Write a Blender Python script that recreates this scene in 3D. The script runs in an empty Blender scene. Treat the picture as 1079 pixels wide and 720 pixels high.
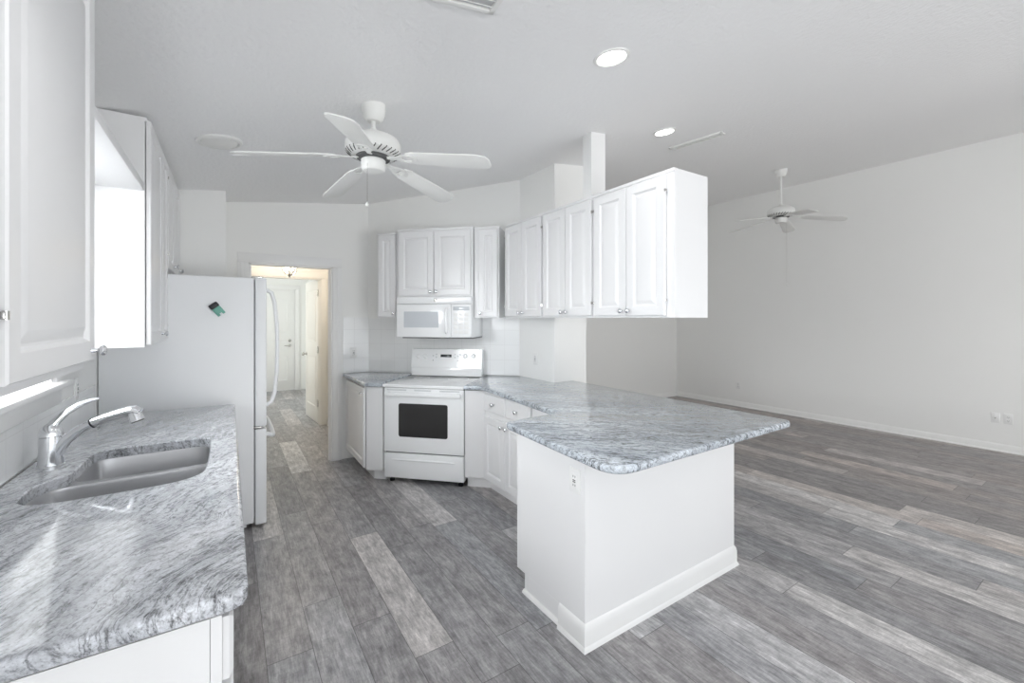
import bpy, bmesh, math, random
from mathutils import Vector, Matrix
from mathutils.geometry import tessellate_polygon
S = bpy.context.scene
COL = S.collection
R = math.radians
random.seed(7)

# ------------------------------------------------------------------ camera, light, exposure
YAW = math.atan(298.5 / 452.0)
cam = bpy.data.objects.new('camera', bpy.data.cameras.new('camera'))
COL.objects.link(cam)
cam.data.sensor_width = 36.0
cam.data.sensor_fit = 'HORIZONTAL'
cam.data.lens = 36.0 * 452.0 / 1079.0
cam.data.shift_y = -24.5 / 1079.0
cam.data.clip_start = 0.02
cam.location = (0, 0, 1.49)
cam.rotation_euler = (R(90), 0, -YAW)
S.camera = cam

S.view_settings.view_transform = 'Standard'
S.view_settings.look = 'None'
S.view_settings.gamma = 1.0
S.view_settings.use_curve_mapping = False
S.view_settings.exposure = 0.17
S.cycles.max_bounces = 12
S.cycles.diffuse_bounces = 8
S.cycles.glossy_bounces = 6
S.cycles.transparent_max_bounces = 12
S.cycles.sample_clamp_indirect = 6.0
S.cycles.caustics_reflective = False
S.cycles.caustics_refractive = False

world = bpy.data.worlds.new('world')
S.world = world
world.use_nodes = True
bg = world.node_tree.nodes['Background']
bg.inputs['Color'].default_value = (0.925, 0.965, 1.0, 1)
bg.inputs['Strength'].default_value = 2.25


def area(name, loc, rot, sx, sy, watts, color=(1, 1, 1), spread=180):
    l = bpy.data.lights.new(name, 'AREA')
    l.shape = 'RECTANGLE'
    l.size, l.size_y = sx, sy
    l.energy = watts
    l.color = color
    l.spread = R(spread)
    o = bpy.data.objects.new(name, l)
    COL.objects.link(o)
    o.location, o.rotation_euler = loc, rot
    return o


# daylight entering through the glazed openings behind the camera and the window over the sink
area('daylight_nook_window', (-2.62, -0.95, 1.35), (0, R(-90), 0), 2.0, 2.3, 40, (0.96, 0.98, 1.0))
# added lamp standing in for sunlit paving; edges the ceiling's shade
area('patio_bounce_fill', (2.4, -7.0, .1), (R(125), 0, 0), 2.2, 1.6, 105, (1.0, 0.99, 0.97), 150)
area('living_fill', (5.6, -2.6, 1.3), (R(60), 0, 0), 2.0, 1.6, 11, (1.0, 0.96, 0.91), 130)  # added unseen lamp, brightens the living room's right wall
area('daylight_sink_window', (-2.0, 2.1, 2.0), (0, R(-76), 0), 1.3, 1.9, 155, (0.95, 0.98, 1.0))
# sun falling through the patio door onto the floor behind the camera
sl = bpy.data.lights.new('sun', 'SUN')
sl.energy = 4
sl.angle = R(1.0)
sl.color = (1.0, 0.985, 0.95)
sun = bpy.data.objects.new('sun', sl)
COL.objects.link(sun)
sun.rotation_euler = (R(43), 0, R(-4))

# ------------------------------------------------------------------ materials
M = {}


def mat(name, color=(0.8, 0.8, 0.8), rough=0.5, metal=0.0, spec=0.5, coat=0.0, emit=None, estr=0.0):
    m = bpy.data.materials.new(name)
    m.use_nodes = True
    b = m.node_tree.nodes['Principled BSDF']
    b.inputs['Base Color'].default_value = (*color, 1)
    b.inputs['Roughness'].default_value = rough
    b.inputs['Metallic'].default_value = metal
    b.inputs['Specular IOR Level'].default_value = spec
    b.inputs['Coat Weight'].default_value = coat
    b.inputs['Coat Roughness'].default_value = 0.05
    if emit:
        b.inputs['Emission Color'].default_value = (*emit, 1)
        b.inputs['Emission Strength'].default_value = estr
    M[name] = m
    return m


def nd(m, t, **kw):
    n = m.node_tree.nodes.new(t)
    for k, v in kw.items():
        if k.startswith('_'):
            setattr(n, k[1:], v)
        else:
            n.inputs[k.replace('__', ' ')].default_value = v
    return n


def ln(m, a, b):
    m.node_tree.links.new(a, b)


def bump_noise(m, scale, strength, dist=0.01, detail=4):
    tc = nd(m, 'ShaderNodeTexCoord')
    n = nd(m, 'ShaderNodeTexNoise', Scale=scale, Detail=detail)
    ln(m, tc.outputs['Object'], n.inputs['Vector'])
    b = nd(m, 'ShaderNodeBump', Strength=strength, Distance=dist)
    ln(m, n.outputs['Fac'], b.inputs['Height'])
    ln(m, b.outputs['Normal'], m.node_tree.nodes['Principled BSDF'].inputs['Normal'])


mat('wall_paint', (0.88, 0.88, 0.865), 0.6, spec=0.3)
bump_noise(M['wall_paint'], 60, 0.08)
mat('ceiling_paint', (0.90, 0.90, 0.90), 0.8, spec=0.2)
bump_noise(M['ceiling_paint'], 45, 0.35, 0.012)
mat('cabinet_white', (0.815, 0.815, 0.82), 0.32)
mat('trim_white', (0.85, 0.85, 0.845), 0.35)
mat('warm_lit_paint', (0.83, 0.81, 0.77), 0.5)  # hall lamp's warm cast put into the paint colour
mat('appliance_white', (0.91, 0.92, 0.925), 0.16, coat=0.4)
mat('fridge_white', (0.85, 0.86, 0.87), 0.42)
mat('appliance_grey', (0.62, 0.63, 0.64), 0.35)
mat('mesh_window_grey', (0.60, 0.63, 0.66), 0.15, coat=0.3)
mat('dark_glass', (0.035, 0.034, 0.034), 0.12, spec=0.5)
mat('black_plastic', (0.015, 0.016, 0.02), 0.4)
mat('dark_gap', (0.10, 0.10, 0.10), 0.7)
mat('chrome', (0.82, 0.83, 0.85), 0.12, metal=1)
mat('nickel', (0.62, 0.61, 0.59), 0.2, metal=1)
mat('teal_plastic', (0.16, 0.42, 0.34), 0.4)
mat('cream_plastic', (0.80, 0.74, 0.55), 0.4)
mat('fan_white', (0.82, 0.82, 0.80), 0.35)
mat('outlet_white', (0.84, 0.84, 0.83), 0.35)
mat('lamp_lens', (0.95, 0.95, 0.95), 0.4, emit=(1.0, 0.99, 0.97), estr=9.0)
mat('warm_bulb', (1, 0.9, 0.75), 0.4, emit=(1.0, 0.85, 0.62), estr=14.0)
mat('led_display', (0.02, 0.025, 0.03), 0.2)


def steel():
    m = mat('brushed_steel', (0.55, 0.55, 0.56), 0.28, metal=1)
    tc = nd(m, 'ShaderNodeTexCoord')
    mp = nd(m, 'ShaderNodeMapping', Scale=(400, 6, 6))
    n = nd(m, 'ShaderNodeTexNoise', Scale=1.0, Detail=2)
    ln(m, tc.outputs['Object'], mp.inputs['Vector'])
    ln(m, mp.outputs['Vector'], n.inputs['Vector'])
    r = nd(m, 'ShaderNodeMapRange')
    r.inputs['To Min'].default_value = 0.28
    r.inputs['To Max'].default_value = 0.33
    ln(m, n.outputs['Fac'], r.inputs['Value'])
    ln(m, r.outputs['Result'], m.node_tree.nodes['Principled BSDF'].inputs['Roughness'])


steel()


def glass():
    m = bpy.data.materials.new('window_glass')
    m.use_nodes = True
    m.node_tree.nodes.remove(m.node_tree.nodes['Principled BSDF'])
    t = nd(m, 'ShaderNodeBsdfTransparent')
    g = nd(m, 'ShaderNodeBsdfGlossy', Roughness=0.02)
    f = nd(m, 'ShaderNodeLayerWeight', Blend=0.5)
    p = nd(m, 'ShaderNodeMath', _operation='POWER')
    p.inputs[1].default_value = 5.0
    ln(m, f.outputs['Facing'], p.inputs[0])
    q = nd(m, 'ShaderNodeMath', _operation='MULTIPLY_ADD')
    q.inputs[1].default_value = 0.9
    q.inputs[2].default_value = 0.035
    ln(m, p.outputs[0], q.inputs[0])
    mx = nd(m, 'ShaderNodeMixShader')
    ln(m, q.outputs[0], mx.inputs[0])
    ln(m, t.outputs[0], mx.inputs[1])
    ln(m, g.outputs[0], mx.inputs[2])
    ln(m, mx.outputs[0], m.node_tree.nodes['Material Output'].inputs['Surface'])
    M['window_glass'] = m


glass()


def ramp(m, stops):
    r = nd(m, 'ShaderNodeValToRGB')
    e = r.color_ramp.elements
    while len(e) < len(stops):
        e.new(0.5)
    for i, (p, c) in enumerate(stops):
        e[i].position = p
        e[i].color = (*c, 1)
    return r


def granite(name, angle, dark, k, blue):
    m = mat(name, (0.5, 0.5, 0.5), 0.16, coat=0.55)
    b = m.node_tree.nodes['Principled BSDF']
    b.inputs['Coat Roughness'].default_value = 0.02
    tc = nd(m, 'ShaderNodeTexCoord')
    # gentle warp of the stone's flow
    w = nd(m, 'ShaderNodeTexNoise', Scale=2.2, Detail=3)
    ln(m, tc.outputs['Object'], w.inputs['Vector'])
    ws = nd(m, 'ShaderNodeVectorMath', _operation='SCALE')
    ws.inputs['Scale'].default_value = 0.28
    ln(m, w.outputs['Color'], ws.inputs[0])
    wa = nd(m, 'ShaderNodeVectorMath', _operation='ADD')
    ln(m, tc.outputs['Object'], wa.inputs[0])
    ln(m, ws.outputs['Vector'], wa.inputs[1])
    rot = nd(m, 'ShaderNodeMapping', Rotation=(0, 0, R(-angle)))
    ln(m, wa.outputs['Vector'], rot.inputs['Vector'])

    def layer(sc, scale, detail, rough=0.6):
        mp = nd(m, 'ShaderNodeMapping', Scale=sc)
        ln(m, rot.outputs['Vector'], mp.inputs['Vector'])
        n = nd(m, 'ShaderNodeTexNoise', Scale=scale, Detail=detail, Roughness=rough)
        ln(m, mp.outputs['Vector'], n.inputs['Vector'])
        return n
    def factor(cur, fac, stops, amount):
        r = ramp(m, [(p, (v, v * 1.005, v * 1.02)) for p, v in stops])
        ln(m, fac, r.inputs['Fac'])
        x = nd(m, 'ShaderNodeMixRGB', _blend_type='MULTIPLY')
        x.inputs['Fac'].default_value = amount
        ln(m, cur, x.inputs['Color1'])
        ln(m, r.outputs['Color'], x.inputs['Color2'])
        return x.outputs['Color']
    big = layer((1.0, 3.0, 2.0), 2.0, 4)
    r1 = ramp(m, [(p, (c[0] * k, c[1] * k * (1 + 2 * blue) / 3, c[2] * k * blue)) for p, c in ((0.30, (0.45, 0.46, 0.475)), (0.48, (0.60, 0.61, 0.62)), (0.66, (0.76, 0.765, 0.77)), (0.8, (0.86, 0.86, 0.86)))])
    ln(m, big.outputs['Fac'], r1.inputs['Fac'])
    cur = r1.outputs['Color']
    streak = layer((1.0, 4.5, 2.0), 8, 6, 0.65)
    cur = factor(cur, streak.outputs['Fac'], [(0.30, 0.50), (0.44, 0.86), (0.55, 1.0), (0.7, 1.14)], 0.7)
    fleck = layer((1.0, 1.7, 2.0), 40, 6, 0.72)
    cur = factor(cur, fleck.outputs['Fac'], [(0.34, 0.12), (0.43, 0.62), (0.49, 0.96), (0.64, 1.16)], 0.8)
    sp = nd(m, 'ShaderNodeTexNoise', Scale=170, Detail=3, Roughness=0.7)
    ln(m, tc.outputs['Object'], sp.inputs['Vector'])
    cur = factor(cur, sp.outputs['Fac'], [(0.30, 0.45), (0.45, 0.92), (0.58, 1.04), (0.72, 1.3)], 0.75)
    vein = layer((0.7, 6.0, 2.0), 2.6, 7, 0.66)
    cur = factor(cur, vein.outputs['Fac'], [(0.480, 1.0), (0.497, dark), (0.504, dark), (0.52, 1.0)], 0.9)
    ln(m, cur, b.inputs['Base Color'])


granite('granite_sink', 57, 0.40, 0.97, 1.0)
granite('granite_bar', -48, 0.14, 0.84, 1.085)


def vinyl():
    m = mat('vinyl_plank', (0.2, 0.2, 0.2), 0.36, spec=0.45)
    b = m.node_tree.nodes['Principled BSDF']
    at = nd(m, 'ShaderNodeAttribute', _attribute_name='tone')
    sep = nd(m, 'ShaderNodeSeparateColor')
    ln(m, at.outputs['Color'], sep.inputs['Color'])
    uv = nd(m, 'ShaderNodeTexCoord')
    off = nd(m, 'ShaderNodeCombineXYZ')
    mul = nd(m, 'ShaderNodeMath', _operation='MULTIPLY')
    mul.inputs[1].default_value = 37.0
    ln(m, sep.outputs['Green'], mul.inputs[0])
    ln(m, mul.outputs[0], off.inputs['X'])
    ln(m, mul.outputs[0], off.inputs['Z'])
    add = nd(m, 'ShaderNodeVectorMath', _operation='ADD')
    ln(m, uv.outputs['UV'], add.inputs[0])
    ln(m, off.outputs['Vector'], add.inputs[1])

    def grain(sc, s, d, ro):
        mp = nd(m, 'ShaderNodeMapping', Scale=sc)
        ln(m, add.outputs['Vector'], mp.inputs['Vector'])
        n = nd(m, 'ShaderNodeTexNoise', Scale=s, Detail=d, Roughness=ro, Distortion=0.4)
        ln(m, mp.outputs['Vector'], n.inputs['Vector'])
        return n
    g1 = grain((9, 0.8, 1), 4.0, 7, 0.65)
    g2 = grain((3.5, 1.6, 1), 5.0, 5, 0.6)
    g3 = grain((60, 3, 1), 3.0, 4, 0.6)
    g4 = grain((7, 26, 1), 4.0, 6, 0.7)
    g5 = grain((14, 2.2, 1), 6.0, 8, 0.75)
    base = ramp(m, [(0.0, (0.245, 0.247, 0.256)), (0.35, (0.375, 0.376, 0.386)), (0.6, (0.465, 0.464, 0.470)), (1.0, (0.65, 0.648, 0.64))])
    ln(m, sep.outputs['Red'], base.inputs['Fac'])
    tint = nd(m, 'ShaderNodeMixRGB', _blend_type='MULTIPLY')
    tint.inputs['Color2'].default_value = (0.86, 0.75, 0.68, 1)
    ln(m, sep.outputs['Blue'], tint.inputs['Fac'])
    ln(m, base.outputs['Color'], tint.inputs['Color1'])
    cur = tint.outputs['Color']
    for g, lo, hi, f in ((g1, 0.70, 1.28, 0.8), (g2, 0.62, 1.32, 0.85), (g3, 0.78, 1.2, 0.6), (g4, 0.72, 1.26, 0.5), (g5, 0.48, 1.42, 0.8)):
        r = ramp(m, [(0.30, (lo, lo, lo * 1.01)), (0.70, (hi, hi, hi))])
        ln(m, g.outputs['Fac'], r.inputs['Fac'])
        mx = nd(m, 'ShaderNodeMixRGB', _blend_type='MULTIPLY')
        mx.inputs['Fac'].default_value = f
        ln(m, cur, mx.inputs['Color1'])
        ln(m, r.outputs['Color'], mx.inputs['Color2'])
        cur = mx.outputs['Color']
    # plank seams from the distance to the plank's edges (UV in metres, edges stored in the attribute's UV)
    ed = nd(m, 'ShaderNodeUVMap', _uv_map='edge')
    es = nd(m, 'ShaderNodeSeparateXYZ')
    ln(m, ed.outputs['UV'], es.inputs['Vector'])

    def edge(sock, length, w):
        a = nd(m, 'ShaderNodeMath', _operation='PINGPONG')
        a.inputs[1].default_value = 0.5
        ln(m, sock, a.inputs[0])
        c = nd(m, 'ShaderNodeMath', _operation='LESS_THAN')
        c.inputs[1].default_value = w / length
        ln(m, a.outputs[0], c.inputs[0])
        return c
    e1 = edge(es.outputs['X'], 0.182, 0.0016)
    e2 = edge(es.outputs['Y'], 1.22, 0.0018)
    mxx = nd(m, 'ShaderNodeMath', _operation='MAXIMUM')
    ln(m, e1.outputs[0], mxx.inputs[0])
    ln(m, e2.outputs[0], mxx.inputs[1])
    fin = nd(m, 'ShaderNodeMixRGB', _blend_type='MULTIPLY')
    ln(m, mxx.outputs[0], fin.inputs['Fac'])
    ln(m, cur, fin.inputs['Color1'])
    fin.inputs['Color2'].default_value = (0.45, 0.45, 0.45, 1)
    ln(m, fin.outputs['Color'], b.inputs['Base Color'])
    bp = nd(m, 'ShaderNodeBump', Strength=0.12, Distance=0.004)
    ln(m, g1.outputs['Fac'], bp.inputs['Height'])
    ln(m, bp.outputs['Normal'], b.inputs['Normal'])


vinyl()


def tile():
    m = mat('wall_tile', (0.84, 0.85, 0.85), 0.10, coat=0.3)
    b = m.node_tree.nodes['Principled BSDF']
    uv = nd(m, 'ShaderNodeUVMap', _uv_map='wall')
    br = nd(m, 'ShaderNodeTexBrick', Scale=1.0, Bias=0.0)
    br.offset = 0.0
    br.inputs['Color1'].default_value = (0.91, 0.915, 0.915, 1)
    br.inputs['Color2'].default_value = (0.89, 0.90, 0.90, 1)
    br.inputs['Mortar'].default_value = (0.80, 0.80, 0.80, 1)
    br.inputs['Mortar Size'].default_value = 0.0018
    br.inputs['Mortar Smooth'].default_value = 0.3
    br.inputs['Brick Width'].default_value = 0.152
    br.inputs['Row Height'].default_value = 0.152
    ln(m, uv.outputs['UV'], br.inputs['Vector'])
    ln(m, br.outputs['Color'], b.inputs['Base Color'])
    bp = nd(m, 'ShaderNodeBump', Strength=0.25, Distance=0.002)
    bp.invert = True
    ln(m, br.outputs['Fac'], bp.inputs['Height'])
    ln(m, bp.outputs['Normal'], b.inputs['Normal'])


tile()


# ------------------------------------------------------------------ mesh helpers
def tag(o, label=None, cat=None, group=None, kind=None):
    if label:
        o['label'] = label
    if cat:
        o['category'] = cat
    if group:
        o['group'] = group
    if kind:
        o['kind'] = kind
    return o


def thing(name, label, cat, loc=(0, 0, 0), rz=0.0, group=None):
    o = bpy.data.objects.new(name, None)
    o.empty_display_size = 0.1
    COL.objects.link(o)
    o.location = loc
    o.rotation_euler = (0, 0, rz)
    return tag(o, label, cat, group)


def offset_poly(pts, d):
    """shrink a counter-clockwise outline by d"""
    n = len(pts)
    out = []
    for i in range(n):
        p0, p1, p2 = Vector(pts[i - 1]), Vector(pts[i]), Vector(pts[(i + 1) % n])
        a, b = (p1 - p0).normalized(), (p2 - p1).normalized()
        na, nb = Vector((-a.y, a.x)), Vector((-b.y, b.x))
        m = na + nb
        m = m / max(0.3, m.length_squared / 2)
        out.append((p1.x + m.x * d, p1.y + m.y * d))
    return out


def ccw(p):
    s = sum(p[i - 1][0] * p[i][1] - p[i][0] * p[i - 1][1] for i in range(len(p)))
    return p if s > 0 else p[::-1]


def chaikin(p, k=2):
    for _ in range(k):
        q = []
        for i in range(len(p)):
            a, b = p[i], p[(i + 1) % len(p)]
            q += [(a[0] * .75 + b[0] * .25, a[1] * .75 + b[1] * .25), (a[0] * .25 + b[0] * .75, a[1] * .25 + b[1] * .75)]
        p = q
    return p


def round_corners(pts, radii, seg=7):
    out = []
    n = len(pts)
    for i in range(n):
        p0, p1, p2 = Vector(pts[i - 1]), Vector(pts[i]), Vector(pts[(i + 1) % n])
        r = radii[i]
        if r <= 0:
            out.append(tuple(p1))
            continue
        a, b = (p0 - p1), (p2 - p1)
        s, e = p1 + a.normalized() * r, p1 + b.normalized() * r
        for k in range(seg + 1):
            t = k / seg
            q = s * (1 - t) ** 2 + p1 * 2 * t * (1 - t) + e * t * t
            out.append(tuple(q))
    return out


class MB:
    def __init__(self):
        self.bm = bmesh.new()

    def box(self, x0, x1, y0, y1, z0, z1, bev=0.0, seg=2):
        bm = bmesh.new()
        vs = [bm.verts.new((x, y, z)) for x in (x0, x1) for y in (y0, y1) for z in (z0, z1)]
        for f in ((0, 1, 3, 2), (4, 6, 7, 5), (0, 4, 5, 1), (2, 3, 7, 6), (0, 2, 6, 4), (1, 5, 7, 3)):
            bm.faces.new([vs[i] for i in f])
        if bev > 0:
            bmesh.ops.bevel(bm, geom=bm.edges[:], offset=bev, segments=seg, profile=0.5, affect='EDGES')
        return self.merge(bm)

    def merge(self, bm, mtx=None):
        if mtx:
            bm.transform(mtx)
        me = bpy.data.meshes.new('tmp')
        bm.to_mesh(me)
        bm.free()
        self.bm.from_mesh(me)
        bpy.data.meshes.remove(me)
        return self

    def hexa(self, p):
        """8 points: bottom ring ccw then top ring"""
        vs = [self.bm.verts.new(q) for q in p]
        for f in ((3, 2, 1, 0), (4, 5, 6, 7), (0, 1, 5, 4), (1, 2, 6, 5), (2, 3, 7, 6), (3, 0, 4, 7)):
            self.bm.faces.new([vs[i] for i in f])
        return self

    def loops(self, rings, cap0=True, cap1=True):
        vr = [[self.bm.verts.new(p) for p in r] for r in rings]
        n = len(vr[0])
        for a, b in zip(vr, vr[1:]):
            for i in range(n):
                self.bm.faces.new((a[i], a[(i + 1) % n], b[(i + 1) % n], b[i]))
        if cap0:
            self.bm.faces.new(vr[0][::-1])
        if cap1:
            self.bm.faces.new(vr[-1])
        return self

    def lathe(self, prof, o=(0, 0, 0), d=(0, 0, 1), seg=24, cap0=True, cap1=True):
        d = Vector(d).normalized()
        q = Vector((0, 0, 1)).rotation_difference(d)
        o = Vector(o)
        rings = []
        for r, h in prof:
            r = max(r, 0.0002)
            rings.append([o + q @ Vector((r * math.cos(2 * math.pi * k / seg), r * math.sin(2 * math.pi * k / seg), h)) for k in range(seg)])
        return self.loops(rings, cap0, cap1)

    def tube(self, pts, rad, seg=12):
        pts = [Vector(p) for p in pts]
        if not isinstance(rad, (list, tuple)):
            rad = [rad] * len(pts)
        t0 = (pts[1] - pts[0]).normalized()
        up = Vector((0, 0, 1)) if abs(t0.z) < 0.9 else Vector((1, 0, 0))
        u = t0.cross(up).normalized()
        rings = []
        for i, p in enumerate(pts):
            t = (pts[min(i + 1, len(pts) - 1)] - pts[max(i - 1, 0)]).normalized()
            u = (u - t * u.dot(t)).normalized()
            v = t.cross(u)
            rings.append([p + (u * math.cos(2 * math.pi * k / seg) + v * math.sin(2 * math.pi * k / seg)) * rad[i] for k in range(seg)])
        return self.loops(rings)

    def slab(self, outer, z0, z1, r=0.0, holes=(), seg=4):
        """flat slab with rounded edges; holes get a plain small chamfer"""
        outer = ccw(outer)
        rings = []
        if r > 0:
            for k in range(seg + 1):
                a = math.pi / 2 * k / seg
                rings.append((r * (1 - math.sin(a)), z0 + r * (1 - math.cos(a))))
            for k in range(seg + 1):
                a = math.pi / 2 * k / seg
                rings.append((r * (1 - math.cos(a)), z1 - r * (1 - math.sin(a))))
        else:
            rings = [(0, z0), (0, z1)]
        vr = [[self.bm.verts.new((x, y, z)) for x, y in offset_poly(outer, d)] for d, z in rings]
        n = len(outer)
        for a, b in zip(vr, vr[1:]):
            for i in range(n):
                self.bm.faces.new((a[i], a[(i + 1) % n], b[(i + 1) % n], b[i]))
        hb, ht = [], []
        for h in holes:
            h = ccw(h)
            c = 0.004 if r > 0 else 0.0
            lo = [self.bm.verts.new((x, y, z0)) for x, y in h]
            mi = [self.bm.verts.new((x, y, z1 - c)) for x, y in h]
            hi = [self.bm.verts.new((x, y, z1)) for x, y in offset_poly(h, -c)]
            m = len(h)
            for a, b in ((lo, mi), (mi, hi)):
                for i in range(m):
                    self.bm.faces.new((a[(i + 1) % m], a[i], b[i], b[(i + 1) % m]))
            hb.append(lo)
            ht.append(hi)
        for ring, hs, flip in ((vr[-1], ht, False), (vr[0], hb, True)):
            polys = [ring] + hs
            flat = [v for p in polys for v in p]
            for tri in tessellate_polygon([[v.co for v in p] for p in polys]):
                t = [flat[i] for i in tri]
                if len(set(t)) < 3:
                    continue
                try:
                    self.bm.faces.new(t if not flip else t[::-1])
                except ValueError:
                    pass
        return self

    def panel(self, x0, x1, z0, z1, prof):
        """concentric rectangles on a -y facing front; prof = [(inset, y), ...]"""
        rings = [[(x0 + i, y, z0 + i), (x1 - i, y, z0 + i), (x1 - i, y, z1 - i), (x0 + i, y, z1 - i)] for i, y in prof]
        return self.loops(rings)

    def transform(self, mtx):
        self.bm.transform(mtx)
        return self

    def build(self, name, material, parent=None, smooth=35, loc=None, recalc=True):
        bm = self.bm
        if recalc:
            bmesh.ops.recalc_face_normals(bm, faces=bm.faces[:])
        if parent is None and loc is None:
            xs = [v.co for v in bm.verts]
            loc = Vector(((min(v.x for v in xs) + max(v.x for v in xs)) / 2, (min(v.y for v in xs) + max(v.y for v in xs)) / 2, min(v.z for v in xs)))
            bm.transform(Matrix.Translation(-loc))
        me = bpy.data.meshes.new(name)
        bm.to_mesh(me)
        bm.free()
        me.materials.append(M[material] if isinstance(material, str) else material)
        if smooth:
            for p in me.polygons:
                p.use_smooth = True
            me.set_sharp_from_angle(angle=R(smooth))
        o = bpy.data.objects.new(name, me)
        COL.objects.link(o)
        if loc is not None:
            o.location = loc
        if parent is not None:
            o.parent = parent
        return o


def ceil_z(x):
    return 2.57 + 0.1307 * x


def struct(mb, name, material, parent=None):
    o = mb.build(name, material, parent, smooth=30, loc=(0, 0, 0) if parent is None else None)
    if parent is None:
        o['kind'] = 'structure'
    return o


def col(mb, x0, x1, y0, y1, z0=0.0, za=None, zb=None):
    za = ceil_z(x0) if za is None else za
    zb = ceil_z(x1) if zb is None else zb
    mb.hexa([(x0, y0, z0), (x1, y0, z0), (x1, y1, z0), (x0, y1, z0), (x0, y0, za), (x1, y0, zb), (x1, y1, zb), (x0, y1, za)])


def copy_tree(o, parent=None):
    c = o.copy()
    COL.objects.link(c)
    if parent is not None:
        c.parent = parent
    for ch in list(o.children):
        copy_tree(ch, c)
    return c


# ------------------------------------------------------------------ floor of vinyl planks
def make_floor():
    PW, PL = 0.182, 1.22
    X0, X1, Y0, Y1 = -2.6, 7.34, -2.5, 10.2
    hero_off = {0: 3.33, 1: 2.435, 3: 3.02, 6: 2.865, 13: 1.13, 17: 1.11, 20: 1.43, 21: 2.28, 22: 2.20, 23: 1.12, 30: 2.1, 31: 2.2}
    light = {(0, 0), (3, -1), (6, 0), (13, -1), (17, -1), (17, -2), (20, -1), (21, -1), (22, -1), (22, -2), (23, -1), (30, -1), (12, 0), (28, -1), (26, 0), (2, 2), (8, -2), (10, -2)}
    dark = {(4, -1), (4, 0), (5, -1), (14, -1), (15, -1), (18, -1), (19, 0), (24, 0), (24, -1), (25, 0), (27, 0), (29, 0), (31, 0), (32, 0), (33, -1), (34, 0), (35, 0), (7, 0), (16, 0)}
    mid = {(0, -1): .38, (1, -1): .52, (1, 0): .36, (2, 0): .34, (2, 1): .36, (2, -1): .30, (3, 0): .27, (3, -2): .30, (6, -1): .27, (5, 0): .26, (7, -1): .28, (4, 0): .26, (0, -2): .34}
    me_bm = bmesh.new()
    tone = me_bm.loops.layers.float_color.new('tone')
    uvl = me_bm.loops.layers.uv.new('UVMap')
    edl = me_bm.loops.layers.uv.new('edge')
    rnd = random.Random(11)
    k = math.floor((X0 - 0.136) / PW)
    while 0.136 + k * PW < X1:
        xa, xb = 0.136 + k * PW, 0.136 + (k + 1) * PW
        off = hero_off.get(k, rnd.uniform(0, PL) + 1.0)
        j = math.floor((Y0 - off) / PL)
        while off + j * PL < Y1:
            ya, yb = off + j * PL, off + (j + 1) * PL
            t = rnd.betavariate(2.0, 3.2) * 0.62 + 0.08
            if rnd.random() < 0.10:
                t = rnd.uniform(0.62, 0.8)
            if (k, j) in light:
                t = 0.82 + rnd.uniform(-.05, .08)
            if (k, j) in dark:
                t = 0.14 + rnd.uniform(-.05, .08)
            t = mid.get((k, j), t)
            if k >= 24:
                t = t * .85  # dimmer light of the far living room put into the plank tone
            g = rnd.random()
            br = rnd.uniform(.5, 1) if k >= 22 and xb > 4 else rnd.uniform(0, .45)  # warm cast of the living room light put into browner planks
            x_a, x_b, y_a, y_b = max(xa, X0), min(xb, X1), max(ya, Y0), min(yb, Y1)
            if x_b > x_a and y_b > y_a:
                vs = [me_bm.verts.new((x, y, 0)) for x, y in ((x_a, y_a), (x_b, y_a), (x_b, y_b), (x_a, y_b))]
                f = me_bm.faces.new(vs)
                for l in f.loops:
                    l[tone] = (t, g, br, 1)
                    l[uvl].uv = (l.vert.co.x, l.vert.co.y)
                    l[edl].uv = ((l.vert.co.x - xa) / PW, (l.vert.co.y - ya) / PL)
            j += 1
        k += 1
    me = bpy.data.meshes.new('floor')
    me_bm.to_mesh(me)
    me_bm.free()
    me.materials.append(M['vinyl_plank'])
    o = bpy.data.objects.new('floor', me)
    COL.objects.link(o)
    o['kind'] = 'structure'


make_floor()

# ------------------------------------------------------------------ room shell
WX = -0.66          # left wall face
c = MB()
x0, x1, y0, y1 = -2.60, 7.34, -2.5, 5.30
c.hexa([(x0, y0, ceil_z(x0)), (x1, y0, ceil_z(x1)), (x1, y1, ceil_z(x1)), (x0, y1, ceil_z(x0)),
        (x0, y0, ceil_z(x0) + .12), (x1, y0, ceil_z(x1) + .12), (x1, y1, ceil_z(x1) + .12), (x0, y1, ceil_z(x0) + .12)])
struct(c, 'ceiling', 'ceiling_paint')

WY0, WY1, WZ0, WZ1 = 1.80, 2.74, 1.20, 2.10      # window over the sink
w = MB()
zt = ceil_z(WX)
for (ya, yb, za, zb) in ((0.40, WY0, 0, zt), (WY1, 4.77, 0, zt), (WY0, WY1, 0, WZ0), (WY0, WY1, WZ1, zt)):
    w.box(-0.80, WX, ya, yb, za, zb)
struct(w, 'wall_left', 'wall_paint')

# breakfast nook to the left of the camera, with its wide window
w = MB()
for (ya, yb, za, zb) in ((-2.42, -2.2, 0, 2.33), (-2.2, 0.25, 0, .30), (-2.2, 0.25, 2.22, 2.33), (0.25, 0.52, 0, 2.33)):
    w.box(-2.54, -2.42, ya, yb, za, zb)
w.box(-2.54, -0.80, 0.40, 0.52, 0, 2.33)
w.box(-2.54, -0.80, -2.42, -2.30, 0, 2.33)
struct(w, 'wall_nook', 'wall_paint')

w = MB()
col(w, -0.80, 0.158, 4.77, 4.89)
col(w, 0.158, 0.901, 4.77, 4.89, 2.02)
col(w, 0.901, 2.47, 4.77, 4.89)
struct(w, 'wall_back', 'wall_paint')

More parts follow.
